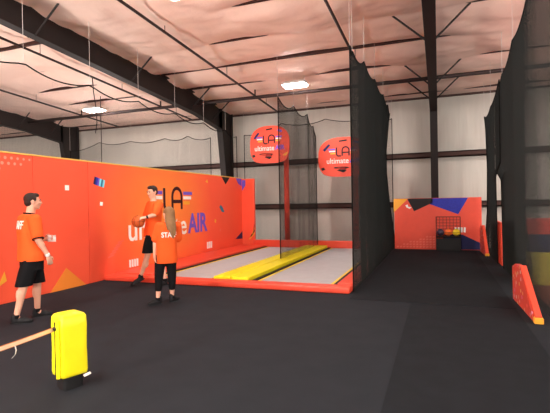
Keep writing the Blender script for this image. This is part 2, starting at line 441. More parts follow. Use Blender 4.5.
for k in range(3): wp('barcode_print', [(12.22+.12*k, .22), (12.32+.12*k, .22), (12.32+.12*k, .43), (12.22+.12*k, .43)], 'white')
wp('squiggle_print', [(13.12, 1.52), (13.28, 1.36), (13.46, 1.34), (13.36, 1.50), (13.2, 1.6)], 'teal')
wp('square_print', [(12.75, 1.04), (12.84, 1.0), (12.87, 1.1), (12.78, 1.14)], 'gold')
wp('square_print', [(13.1, .72), (13.18, .7), (13.2, .78), (13.12, .8)], 'pink')
wp('polygon_print', [(14.42, 2.555), (14.62, 2.36), (14.96, 2.26), (14.96, 2.555)], 'purple')
wp('polygon_print', [(13.3, 2.555), (13.6, 2.3), (13.92, 2.555)], 'blackprint')
wp('polygon_print', [(12.2, 2.34), (12.32, 2.42), (12.36, 2.3)], 'gold')
wp('polygon_print', [(14.3, .35), (14.95, .32), (14.95, .62)], 'navy')
for k in range(6):
    y = 7.80+.065*k; wp('stripe_print', [(y, .46+.06*k), (y+.2, .50+.06*k), (y+.2, .535+.06*k), (y, .495+.06*k)], 'pink')
for i in range(15):                                  # halftone dots in the upper left corner
    for j in range(6):
        y = 4.2+.118*i+(j % 2)*.06; z = 2.48-.095*j
        if z < 1.95 + .035*i: continue
        r = .046 - .0018*i
        wp('halftone_print', [(y+r*math.cos(t), z+r*math.sin(t)) for t in np.arange(0, 2*PI, PI/4)], 'pale', .003)
# end return: black and gold stripes
for k in range(4):
    plate('stripe_print', [(.26+.06*k, .0+.10*k), (.31+.06*k, .0+.10*k), (.50, .20+.10*k), (.50, .26+.10*k)], M['gold' if k % 2 == 0 else 'blackprint'], wl, (WX, 14.9, .30), (1, 0, 0), (0, 0, 1), (0, -1, 0), .004)
plate('polygon_print', [(.02, 2.1), (.16, 2.3), (.16, 2.5), (.02, 2.5)], M['purple'], wl, (WX, 14.9, 0), (1, 0, 0), (0, 0, 1), (0, -1, 0), .004)

# ------------------------------------------------------------------ trampoline court
def pad(name, lo, hi, m, lab, grp=None, bev=.035):
    return tag(B().box(lo, hi).build(name, m, bevel=bev, smooth=False, seg=3), lab, 'pad', grp)
def trampoline(x0, x1, lab):
    o = empty('trampoline', ((x0+x1)/2, 11.2, 0), lab, 'trampoline', 'basketball trampoline lanes'); O = o.location
    B().box((x0, 7.95, 0), (x1, 14.62, .045)).build('frame', M['black'], o, O)
    B().box((x0, 7.96, .045), (x0+.07, 14.61, .085)).build('frame_rail', M['black'], o, O); B().box((x1-.07, 7.96, .045), (x1, 14.61, .085)).build('frame_rail', M['black'], o, O)
    B().box((x0+.09, 7.97, .045), (x1-.09, 14.6, .06)).build('bed', M['bed'], o, O)
    for x in (x0+.09, x1-.15):
        tag(B().box((x, 7.97, .06), (x+.06, 14.6, .066)).build('boundary_line', M['yline'], o, O), 'pale yellow edge line')
trampoline(-5.86, -4.37, 'long grey trampoline lane nearest the printed orange wall')
trampoline(-3.54, -1.80, 'long grey trampoline lane between yellow divider pad and corridor net')
pad('front_pad', (-6.88, 7.63, 0), (-1.485, 7.94, .11), M['red'], 'long low red pad along the near edge of the trampoline court')
pad('side_pad', (-6.88, 7.96, 0), (-5.88, 14.62, .13), M['red'], 'red floor pad along the foot of the printed orange wall')
pad('side_pad', (-1.78, 7.96, 0), (-1.50, 14.62, .13), M['red'], 'narrow red floor pad beneath the tall corridor net')
pad('back_pad', (-6.36, 14.64, 0), (-1.50, 14.88, .30), M['red'], 'red pad closing the far end of the trampoline court below the hoops')
o = empty('divider_pad', (-3.87, 11.2, 0), 'yellow divider pad lying between the two trampoline lanes', 'pad'); O = o.location
B().box((-4.36, 7.96, .0), (-3.98, 14.62, .15)).build('pad_half', M['yellow'], o, O, bevel=.03, seg=3)
B().box((-3.96, 7.96, .0), (-3.58, 14.62, .15)).build('pad_half', M['yellow'], o, O, bevel=.03, seg=3)

# hoops
def hoop(xp, xc, zc, wid, hgt, lab):
    o = empty('basketball_hoop', (xp, 15.35, 0), lab, 'basketball hoop', 'hoops at the end of the lanes'); O = Vector(o.location)
    yb_ = 14.55
    B().tube([(xp, 15.35, 0), (xp, 15.35, zc+.1)], .095, 14).build('padded_pole', M['red'], o, O, smooth=True)
    for dz in (-.25, .3):
        B().tube([(xp, 15.35, zc+dz-.15), (xc+.1, yb_+.06, zc+dz)], .04, 8).build('support_arm', M['darkred'], o, O, smooth=True)
    P = []
    for k in range(40):
        t = 2*PI*k/40; c, s_ = math.cos(t), math.sin(t); e = 2/2.7
        z = hgt/2*math.copysign(abs(s_)**e, s_); x = wid/2*math.copysign(abs(c)**e, c)
        if z < -.40*hgt: z = -.40*hgt - (abs(z)-.40*hgt)*.5
        P.append((xc+x, yb_, zc+z))
    bd = B().prism(P, (0, .06, 0)).build('backboard', M['red'], o, O)
    og = Vector((xc, yb_, zc)) - O
    U, V, N = (1, 0, 0), (0, 0, 1), (0, -1, 0)
    emblem(bd, og + Vector((-.22, 0, .07)), U, V, N, .50, .005)
    place_text('lettering', 'ultimate', M['white'], bd, og, U, V, N, -.56, .18, -.18, .0, .0, .005)
    place_text('lettering', 'AIR', M['purple'], bd, og, U, V, N, .21, .58, -.17, .0, .03, .005)
    q = lambda nm, poly, m_: plate(nm, [(x*wid/1.54, z*hgt/1.43) for x, z in poly], M[m_], bd, og, U, V, N, .004)
    q('print', [(-.62, .30), (-.44, .50), (-.38, .46), (-.56, .24)], 'navy')
    q('print', [(-.12, .60), (.12, .63), (.12, .57), (-.12, .55)], 'blackprint')
    q('print', [(.30, .52), (.48, .44), (.50, .52), (.36, .58)], 'purple')
    q('print', [(-.70, -.34), (-.60, -.30), (-.55, -.38), (-.64, -.42)], 'blackprint')
    q('print', [(.52, -.36), (.70, -.26), (.70, -.34), (.58, -.42)], 'gold')
    q('print', [(-.20, -.42), (-.05, -.36), (.10, -.44), (.0, -.5)], 'blackprint')
    # rim with bracket
    rz = zc-.27*hgt+.03
    B().tube([(xc+.23*math.cos(t), yb_-.32+.23*math.sin(t), rz) for t in np.linspace(0, 2*PI, 29)], .012, 8, cap=False).build('rim', M['blackprint'], o, O, smooth=True)
    B().box((xc-.09, yb_-.12, rz-.05), (xc+.09, yb_, rz+.03)).build('rim_bracket', M['darkred'], o, O)
hoop(-5.27, -5.62, 3.68, 1.50, 1.40, 'red basketball hoop on a padded pole, higher and left of the two')
hoop(-2.72, -2.98, 3.10, 1.72, 1.40, 'red basketball hoop partly behind the tall corridor net, lower and right of the two')

# ------------------------------------------------------------------ nets (real cords)
def scallop(peaks, sag):
    ps = np.array(peaks, float)
    def f(a):
        a = np.asarray(a, float); z = np.interp(a, ps[:, 0], ps[:, 1])
        i = np.clip(np.searchsorted(ps[:, 0], a, side='right')-1, 0, len(ps)-2)
        t = np.clip((a-ps[i, 0])/(ps[i+1, 0]-ps[i, 0]), 0, 1)
        return z - sag*4*t*(1-t)
    return f

def net(name, P, nu, nv, su, sv, r, normal, lab, org, peaks3, roofed=True, rope=.014, grp='black safety nets'):
    org = Vector(org); o = empty(name, org, lab, 'net', grp); oo = np.array(org)
    V_, F_ = [], []; base = 0
    nrm = np.array(normal, float)
    def strands(pts, offs):
        nonlocal base
        K, L = pts.shape[0], pts.shape[1]
        vs = (pts[:, :, None, :] + offs[None, None, :, :]).reshape(-1, 3); V_.append(vs)
        k = np.arange(K)[:, None, None]*L*3; l = np.arange(L-1)[None, :, None]*3; j = np.arange(3)[None, None, :]; j2 = (j+1) % 3
        f = np.stack([base+k+l+j, base+k+l+j2, base+k+l+3+j2, base+k+l+3+j], -1).reshape(-1, 4); F_.append(f)
        base += len(vs)
    ang = np.array([0, 2*PI/3, 4*PI/3])+.3
    offv = r*np.stack([np.cos(ang), np.sin(ang), 0*ang], -1)
    offh = r*(np.cos(ang)[:, None]*nrm[None] + np.sin(ang)[:, None]*np.array([[0, 0, 1.]]))
    u = np.linspace(0, 1, nu+1); v = np.linspace(0, 1, sv+1)
    U_, V2 = np.meshgrid(u, v, indexing='ij'); strands(P(U_.ravel(), V2.ravel()).reshape(nu+1, sv+1, 3), offv)
    v = np.linspace(0, 1, nv+1); u = np.linspace(0, 1, su+1)
    V2, U_ = np.meshgrid(v, u, indexing='ij'); strands(P(U_.ravel(), V2.ravel()).reshape(nv+1, su+1, 3), offh)
    me = bpy.data.meshes.new(name); me.from_pydata((np.concatenate(V_)-oo).tolist(), [], np.concatenate(F_).tolist())
    link_mesh('netting', me, M['net'], o)
    t = np.linspace(0, 1, 90); one = np.ones_like(t)
    for pts in (P(t, one), P(0*t, t), P(one, t)):
        B().tube([tuple(p) for p in pts], rope, 6).build('edge_rope', M['rope'], o, org, smooth=True)
    for p in peaks3:
        p = Vector(p); B().tube([p, (p.x, p.y, roof(p.y)+.03)], .0035, 5).build('hanger_wire', M['wire'], o, org)
    return o

def xnet(name, X0, y0f, y1f, peaks, sag, lab, r=.0022, pitch=.03, wav=(5, .05), zbot=.0, hang=None, pull=3, grp='black safety nets'):
    top = scallop(peaks, sag)
    def P(u, v):
        a, b_, a0, b0 = y0f(v), y1f(v), float(y0f(1.)), float(y1f(1.)); y = a0+(b0-a0)*u + (a-a0)*(1-u)**pull + (b_-b0)*u**pull
        yt = y0f(1.)+(y1f(1.)-y0f(1.))*u
        z = zbot + (top(yt)-zbot)*v
        x = X0 + wav[1]*(.35+.65*(1-v))*(np.sin(2*PI*wav[0]*u + 1.5*v)+.5*np.sin(2*PI*wav[0]*2.37*u+2))
        return np.stack([x, y+0*x, z+0*x], -1)
    Ly = float(y1f(.5)-y0f(.5))
    hp = hang if hang is not None else [p for p in peaks if float(y0f(1.))-.01 <= p[0] <= float(y1f(1.))+.01]
    return net(name, P, int(abs(Ly)/pitch), int(4.4/pitch), 90, 14, r, (1, 0, 0), lab, (X0, float(y0f(0.)), zbot), [(X0, p[0], p[1]) for p in hp], grp=grp)
def ynet(name, Y0, x0, x1, peaks, sag, lab, r, pitch, zbot, hang=None):
    top = scallop(peaks, sag)
    def P(u, v):
        x = x0+(x1-x0)*u; z = zbot+(top(x)-zbot)*v
        y = Y0 + .03*np.sin(2*PI*4*u+v)
        return np.stack([x, y+0*x, z+0*x], -1)
    return net('safety_net', P, int((x1-x0)/pitch), int((top(x0)-zbot)/pitch), 60, 8, r, (0, 1, 0), lab, ((x0+x1)/2, Y0, zbot), [(p[0], Y0, p[1]) for p in (hang if hang is not None else peaks)])
const = lambda c: (lambda v: c+0*np.asarray(v, float))
# tall corridor net right of the court; its far edge is pulled in between the ties
def far_edge(v): return np.interp(v, [0, .1, .35, .55, .7, .92, 1.], [15.9, 15.6, 14.25, 13.5, 13.5, 14.3, 14.7])
xnet('safety_net', -1.46, const(7.86), far_edge, [(7.86, 4.42), (8.1, 4.41), (9.49, 4.62), (11.19, 4.68), (12.94, 4.69), (14.2, 4.66), (14.75, 4.5)], .13,
     'tall black net hanging along the corridor from the right corner of the court', r=.0021, pitch=.018, wav=(3, .003))
# net dividing the lanes
xnet('safety_net', -3.93, const(10.85), lambda v: 14.61+0*np.asarray(v, float), [(10.85, 4.42), (12.2, 4.45), (13.6, 4.47), (14.3, 4.2), (14.75, 4.0)], .17,
     'see-through black net hanging above the yellow divider between the hoops', r=.0020, pitch=.020, wav=(3, .006), zbot=.16, hang=[(10.85, 4.42), (12.2, 4.45), (13.6, 4.47)])
ynet(None, 15.75, -7.15, -1.5, [(-7.15, 4.32), (-5.58, 4.66), (-3.86, 4.68), (-2.2, 4.66), (-1.5, 4.5)], .14,
     'thin black net hanging in front of the back wall behind both hoops', .0014, .028, .02)
ynet(None, 15.3, -15.55, -8.4, [(-15.55, 4.15), (-13.9, 4.42), (-12.2, 4.36), (-10.5, 4.36), (-9.4, 4.38), (-8.4, 4.25)], .12,
     'thin black net before the back wall left of the wide rafter, above the orange wall', .0014, .028, .02)
xnet('safety_net', -7.12, const(1.2), const(15.0), [(1.0, 4.2), (2.6, 4.28), (4.3, 4.28), (5.96, 4.28), (7.6, 4.28), (9.25, 4.28), (10.9, 4.28), (12.55, 4.28), (14.1, 4.28), (15.1, 4.2)], .14,
     'faint black net hanging from the ceiling along the top of the orange wall', r=.0007, pitch=.03, wav=(6, .006), zbot=.02)
# curtain on the right in two lengths with a slit between them
rp = [(-1., 5.25), (1., 5.2), (2.8, 5.15), (4.6, 5.05), (6.4, 5.05), (8.2, 4.93), (9.75, 4.76), (11.3, 4.5), (13.3, 4.16), (15.1, 4.2), (15.9, 4.0)]
xnet('curtain_net', 1.36, lambda v: np.interp(v, [0, .50, .56, 1], [12.2, 12.4, 11.5, 11.5]), lambda v: np.interp(v, [0, .3, .6, .9, 1.], [15.6, 14.6, 14.4, 14.75, 15.1]), rp, .12,
     'black curtain net at the far right end of the corridor beside the printed backstop', r=.0019, pitch=.018, wav=(2, .003), hang=[(13.3, 4.16), (15.1, 4.2)], pull=5)
xnet('curtain_net', 1.40, const(.6), lambda v: np.interp(v, [0, .50, .56, 1], [11.45, 11.7, 12.6, 12.6]), rp, .12,
     'large black curtain net along the right of the corridor before the coloured mats', r=.0018, pitch=.018, wav=(4, .003), hang=[(2.8, 5.15), (4.6, 5.05), (6.4, 5.05), (8.2, 4.93), (9.75, 4.76), (11.3, 4.5)], pull=14)

# ------------------------------------------------------------------ corridor end panel, ball rack, balls
o = empty('padded_backstop', (-.08, 15.39, 0), 'printed red padded panel standing at the far end of the black corridor', 'padded panel'); O = Vector(o.location)
o2 = B().box((-1.42, 15.34, 0), (1.27, 15.46, 1.70)).build('panel', M['red'], o, O, bevel=.012)
def pp(poly, m, nm='print'):
    return plate(nm, [(x-O.x, z) for x, z in poly], M[m], o, (0, -.05, 0), (1, 0, 0), (0, 0, 1), (0, -1, 0), .004)
k_ = .972
pp([(-1.44, 1.69), (-.97, 1.69), (-1.44, 1.24)], 'gold')
pp([(-1.00, 1.69), (-.78, 1.27), (-.19, 1.55), (-.19, 1.69)], 'blackprint')
pp([(-.185, 1.69), (-.28, 1.50), (.58, 1.16), (.88, 1.69)], 'blue')
pp([(-.06, .02), (.18, .52), (.70, .50), (1.26, .22), (1.26, .02)], 'navy')
for k in range(4): pp([(.46+.09*k, .58), (.52+.09*k, .57), (.53+.09*k, .73), (.47+.09*k, .74)], 'white', 'barcode_print')
pp([(-1.06, 1.47), (-.98, 1.50), (-.97, 1.43), (-.86, 1.40), (-.92, 1.35), (-1.02, 1.40)], 'white')
for i in range(12):
    for j in range(5):
        x = -1.36+.105*i; z = .05+.085*j
        if z < .06+.036*i+.02: pp([(x, z), (x+.07, z+.01), (x+.07, z+.06), (x, z+.05)], 'pink', 'halftone_print')

o = empty('ball_rack', (.27, 15.070, 0), 'black wire ball rack standing before the printed red backstop', 'rack'); O = Vector(o.location)
b = B(); x0, x1 = -.09, .63
for x in (x0, x1): b.tube([(x, 15.230, .006), (x, 15.230, 1.09)], .014, 6)
for z in (.30, 1.08): b.tube([(x0, 15.230, z), (x1, 15.230, z)], .012, 6)
b.build('back_frame', M['black'], o, O)
b = B()
for k in range(1, 7): x = x0+(x1-x0)*k/7; b.tube([(x, 15.230, .30), (x, 15.230, 1.08)], .006, 5)
for k in range(1, 8): z = .30+.78*k/8; b.tube([(x0, 15.230, z), (x1, 15.230, z)], .006, 5)
b.build('wire_grid', M['black'], o, O)
for x in (x0, x1): B().tube([(x, 14.930, .006), (x, 14.930, .52)], .014, 6).build('leg', M['black'], o, O)
b = B()
for z in (.30, .42, .51):
    b.tube([(x0, 15.230, z), (x0, 14.930, z), (x1, 14.930, z), (x1, 15.230, z)], .009, 6)
for k in range(8): x = x0+(x1-x0)*k/7; b.tube([(x, 14.930, .51), (x, 14.930, .44), (x, 15.230, .44)], .006, 5)
for k in range(4): y = 14.930+.1*k; b.tube([(x0, y, .44), (x1, y, .44)], .006, 5)
b.box((x0+.01, 14.940, .455), (x1-.01, 15.220, .467))
b.box((x0+.01, 14.915, .02), (x1-.01, 14.925, .40))
b.build('basket', M['black'], o, O)
for x, m_, lab in ((.03, 'balldark', 'dark ball resting in the wire rack, left of the orange one'), (.27, 'ballorange', 'orange ball resting in the wire rack between dark and yellow balls'), (.51, 'ballyellow', 'yellow ball resting in the wire rack, right of the orange one')):
    o = tag(B().ell((0, 0, 0), .116, nu=28, nv=18).build('ball', M[m_], smooth=True), lab, 'ball', 'balls in the wire rack')
    o.location = (x, 15.08, .585)
    b = B(); b.tube([(.117*math.cos(t), .117*math.sin(t), 0) for t in np.linspace(0, 2*PI, 33)], .004, 5, cap=False); b.build('ball_seam', M['black'], o)

# ------------------------------------------------------------------ wedge pads and mats on the right
def wedge(x, yn, yf, h, lab, tilt=.04):
    o = empty('wedge_pad', (x+.03, yn, 0), lab, 'pad', 'printed wedge pads beside the curtain net')
    prof = [(0, 0), (yf-yn, 0), (yf-yn+.05, h*.88), ((yf-yn)*.86, h), ((yf-yn)*.62, h*1.02)]
    # printed face leans with the pad; thickness runs to the right
    B().prism([(-tilt*y/(yf-yn), y, z) for y, z in prof], (.075, 0, 0)).build('body', M['confetti'], o, bevel=.01)
    p, q = Vector((.045, -.006, .07)), Vector((.045-tilt*.62, (yf-yn)*.62-.006, h*1.02))
    d = (q-p); t = d.normalized()
    B().obox((p+q)/2, t*d.length/2, Vector((.042, 0, 0)), t.cross(Vector((1, 0, 0)))*.02).build('edge_strip', M['red'], o, bevel=.008)
    B().box((-.01, -.05, 0), (.098, .06, .075)).build('corner_cap', M['gold'], o, bevel=.012)
    return o
wedge(1.115, 6.50, 8.0, .60, 'nearest speckled red wedge pad with yellow corner at the foot of the curtain net')
wedge(1.20, 13.85, 15.1, .82, 'small speckled red wedge pad at the far end of the corridor beside the printed panel')
pad('upright_pad', (1.395, 11.85, 0), (1.50, 13.2, 1.05), M['red'], 'bright orange upright pad glimpsed through the slit in the curtain net')
tag(B().box((1.52, 4.0, 0), (9.5, 9.28, .02)).build('floor_mat', M['maroon'], bevel=.006), 'maroon floor mat right of the curtain net in front of the stacked mats', 'mat')
for z0, z1, y, m_, lab in ((0, .30, 9.30, 'matyellow', 'olive yellow mat at the bottom of the stack behind the curtain net'),
                           (.30, .60, 9.33, 'matyellow', 'olive yellow mat second from the floor in the stack behind the curtain net'),
                           (.60, .93, 9.52, 'matnavy', 'navy mat lying on the yellow mats behind the curtain net'),
                           (.93, 1.20, 9.72, 'matred', 'coral red mat on top of the stack behind the curtain net')):
    tag(B().box((1.60, y, z0), (5.4, 11.0, z1)).build('landing_mat', M[m_], bevel=.025, seg=3), lab, 'mat', 'stacked landing mats')

# carpet lengths on the floor
tag(B().box((-.44, -3, 0), (1.04, 7.22, .006)).build('carpet_runner', M['carpet']), 'dark carpet length covering the right half of the near floor', 'carpet')
tag(B().box((-1.42, 7.26, 0), (1.05, 15.0, .006)).build('carpet_runner', M['carpet']), 'dark carpet length covering the corridor between the two tall nets', 'carpet')

# ------------------------------------------------------------------ padded post and barrier ribbon
o = empty('padded_post', (-3.155, 3.05, 0), 'short yellow padded post on a black base at the lower left', 'post', rz=math.radians(70)); O = o.location
B().loft([((0, 0, 0), (.092, 0, 0), (0, .092, 0)), ((0, 0, .03), (.092, 0, 0), (0, .092, 0)), ((0, 0, .2), (.088, 0, 0), (0, .088, 0))], 28, 5).build('base', M['black'], o)
def pr(z, s, c=(0, 0)): return ((c[0], c[1], z), (s, 0, 0), (0, s, 0))
B().loft([pr(.115, .105), pr(.12, .117), pr(.15, .122), pr(.35, .118), pr(.55, .121), pr(.635, .117), pr(.655, .104), pr(.664, .085)], 40, 7).build('pad', M['yellow'], o, smooth=True)
fl = B()
fl.prism([(-.123, -.09, .12), (-.123, -.02, .10), (-.123, -.015, .56), (-.123, -.05, .62), (-.123, -.09, .63)], (-.008, 0, 0))
fl.build('flap', M['yellow'], o, bevel=.003)
B().box((-.126, .000, .12), (-.118, .012, .60)).build('zip', M['black'], o)
B().ell((-.122, -.01, .545), (.022, .035, .022)).build('ribbon_slot', M['black'], o, smooth=True)
tg = B().obox((.095, -.13, .105), (.03, .0, .006), (0, .012, .004), (0, 0, .003)); tg.build('care_tag', M['white'], o)

p0 = Vector((-3.226, 2.945, .535)); p1 = Vector((-3.15, .6, .66))
o = empty('barrier_ribbon', p0, 'cream barrier ribbon stretched from the yellow post to the left', 'ribbon')
pts = []
for k in range(25):
    t = k/24; p = p0.lerp(p1, t) - p0; p.z -= .10*4*t*(1-t)*.5; pts.append(p)
d = (p1-p0).normalized(); nh = Vector((0, 0, 1)).cross(d).normalized()*.0015
def strip(lo, hi, name, m_):
    vs, fs = [], []
    for p in pts:
        for s_ in (-1, 1):
            for h in (lo, hi): vs.append(p+nh*s_+Vector((0, 0, h)))
    for k in range(len(pts)-1):
        a = 4*k; fs += [(a, a+1, a+5, a+4), (a+2, a+6, a+7, a+3), (a+1, a+3, a+7, a+5), (a, a+4, a+6, a+2)]
    fs += [(0, 2, 3, 1), (4*(len(pts)-1), 4*(len(pts)-1)+1, 4*(len(pts)-1)+3, 4*(len(pts)-1)+2)]
    return B().add(vs, fs).build(name, m_, o)
strip(-.018, .013, 'webbing', M['tape']); strip(.013, .018, 'webbing_edge', M['tapeedge']); strip(-.023, -.018, 'webbing_edge', M['tapeedge'])
c = pts[4]
b = B(); q = [c+Vector(p) for p in ((0, 0, -.018), (.012, .0, -.05), (.008, -.004, -.085), (-.012, -.02, -.115))]
for k in range(3):
    h = Vector((.004, -.008, .002)); b.prism([q[k]-h, q[k]+h, q[k+1]+h, q[k+1]-h], (.0015, .001, .0005))
tag(b.build('loose_tag', M['white'], o), 'white paper tail')

# ------------------------------------------------------------------ people
def V3(*a): return Vector(a)
def hand(b, wrist, d, palm, thumb_side, s=1., curl=.35, spread=.1):
    """palm + four unequal fingers + thumb. d: pointing direction, palm: palm normal (side the fingers close to)"""
    w = Vector(wrist); d = Vector(d).normalized(); n = Vector(palm); n = (n - d*n.dot(d)).normalized()
    side = d.cross(n)
    if side.dot(Vector(thumb_side)) < 0: side = -side
    pc = w + d*.05*s
    b.cap(w, w+d*.035*s, .026*s, .028*s)
    b.ell(pc, (.040*s, .018*s, .050*s), (side, n, d))
    for k, (off, L) in enumerate(((.030, .075), (.010, .084), (-.010, .078), (-.029, .060))):
        p = w + d*.088*s + side*off*s; a = curl*(.8+.12*k); q = p; r = .0095*s
        pts = [w+d*.06*s+side*off*.9*s, p]; ang = 0
        dd = (d + side*spread*(off/.03)).normalized()
        for j, fr in enumerate((.45, .32, .23)):
            ang += a*(1.0 if j else .8); v = dd*math.cos(ang)+n*math.sin(ang)
            q = q+v*L*fr*s; pts.append(q)
        b.chain(pts, [r*1.05, r, r*.95, r*.86, r*.75])
    t0 = w + d*.025*s + side*.026*s; t1 = t0 + (d*.6+side*.7+n*.35).normalized()*.038*s
    t2 = t1 + (d*.85+side*.25+n*.45).normalized()*.032*s; t3 = t2 + (d*.9+n*.5).normalized()*.024*s
    b.chain([t0, t1, t2, t3], [.013*s, .0115*s, .010*s, .008*s])

def head(b, c, f, up, s=1., neck=None):
    """skull, jaw, nose, brow, ears; c centre of the head, f where the face looks, up the crown"""
    c = Vector(c); f = Vector(f).normalized(); up = Vector(up); up = (up - f*up.dot(f)).normalized(); r = f.cross(up)
    ax = (r, f, up); P = lambda x, y, z: c + r*x*s + f*y*s + up*z*s
    b.ell(P(0, -.012, .030), (.077*s, .095*s, .088*s), ax)
    b.ell(P(0, .022, -.018), (.066*s, .072*s, .085*s), ax)
    b.ell(P(0, .040, -.070), (.046*s, .048*s, .042*s), ax)
    b.cap(P(-.045, .0, -.055), P(-.012, .062, -.088), .026*s, .022*s); b.cap(P(.045, .0, -.055), P(.012, .062, -.088), .026*s, .022*s)
    b.ell(P(0, .078, .022), (.050*s, .020*s, .012*s), ax)
    b.cap(P(0, .088, .012), P(0, .108, -.022), .009*s, .014*s)
    b.ell(P(-.012, .098, -.027), (.010*s, .012*s, .009*s), ax); b.ell(P(.012, .098, -.027), (.010*s, .012*s, .009*s), ax)
    b.ell(P(0, .088, -.055), (.022*s, .012*s, .010*s), ax)
    for x in (-1, 1):
        b.ell(P(x*.078, -.008, -.006), (.010*s, .020*s, .034*s), ax)
        b.ell(P(x*.038, .070, -.018), (.020*s, .020*s, .016*s), ax)
    return P, ax

def face_parts(root, P, ax, s=1., brow=None):
    for x in (-1, 1):
        B().ell(P(x*.031, .0865, .006), (.0125*s, .006*s, .0075*s), ax, 12, 8).build('eye', M['eye'], root, smooth=True)
        b = B(); b.chain([P(x*.014, .098, .022), P(x*.031, .096, .029), P(x*.048, .083, .023)], [.004*s, .0045*s, .003*s]); b.build('eyebrow', brow or M['hairdark'], root, smooth=True)
    b = B(); b.chain([P(-.020, .092, -.056), P(0, .0995, -.054), P(.020, .092, -.056)], [.0035*s, .006*s, .0035*s]); b.build('mouth', M['lip'], root, smooth=True)

def shoe(root, heel, toe_dir, s=1., name='shoe', tilt=0):
    h = Vector(heel); d = Vector((toe_dir[0], toe_dir[1], 0)).normalized(); side = Vector((d.y, -d.x, 0)); up = V3(0, 0, 1); z0 = h.z
    b = B(); ax = (side, d, up)
    b.ell(h+d*.03*s+up*.045, (.040*s, .055*s, .062*s), ax)
    b.ell(h+d*.11*s+up*.035, (.043*s, .09*s, .050*s), ax)
    b.ell(h+d*.18*s+up*.025, (.046*s, .075*s, .036*s), ax)
    b.cap(h+d*.02*s+up*.05, h+d*.015*s+up*.10, .040*s, .040*s)
    o = b.fuse(name, M['shoe'], root, .008, 3, clampz=z0+.002)
    sb = B(); n_ = 20; out = []
    for k in range(n_):
        t = 2*PI*k/n_; out.append(h + d*(.105+.140*math.cos(t))*s + side*(.043+.006*math.cos(t))*math.sin(t)*s)
    sb.prism(out, up*.014); so = sb.build('sole', M['black'], o)
    if tilt:
        X = Matrix.Translation(h) @ Matrix.Rotation(math.radians(-tilt), 4, side) @ Matrix.Translation(-h)
        o.data.transform(X); so.data.transform(X)
    return o

def decal_text(name, txt, m_, parent, target, org, U, V, D, w, h, heavy=.02):
    """lettering laid onto the cloth it is printed on"""
    me = text_mesh(txt, heavy, .5)
    bm = bmesh.new(); bm.from_mesh(me); bmesh.ops.triangulate(bm, faces=bm.faces)
    bmesh.ops.subdivide_edges(bm, edges=[e for e in bm.edges if e.calc_length() > .15], cuts=2, use_grid_fill=False)
    bm.to_mesh(me); bm.free()
    tm = target.data; bvh = BVHTree.FromPolygons([v.co for v in tm.vertices], [p.vertices[:] for p in tm.polygons])
    xs = [v.co.x for v in me.vertices]; ys = [v.co.y for v in me.vertices]; a, b_, c_, d_ = min(xs), max(xs), min(ys), max(ys)
    org, U, V, D = Vector(org), Vector(U).normalized(), Vector(V).normalized(), Vector(D).normalized()
    for v in me.vertices:
        p = org + U*((v.co.x-a)/(b_-a)-.5)*w + V*((v.co.y-c_)/(d_-c_)-.5)*h
        hit = bvh.ray_cast(p + D*.5, -D)
        q = hit[0] if hit[0] else p
        v.co = q + D*(.006 if v.co.z > 0 else .001)
    return link_mesh(name, me, m_, parent)

def hv(a): a = math.radians(a); return Vector((math.cos(a), math.sin(a), 0))     # heading vector, local (x right, y away)

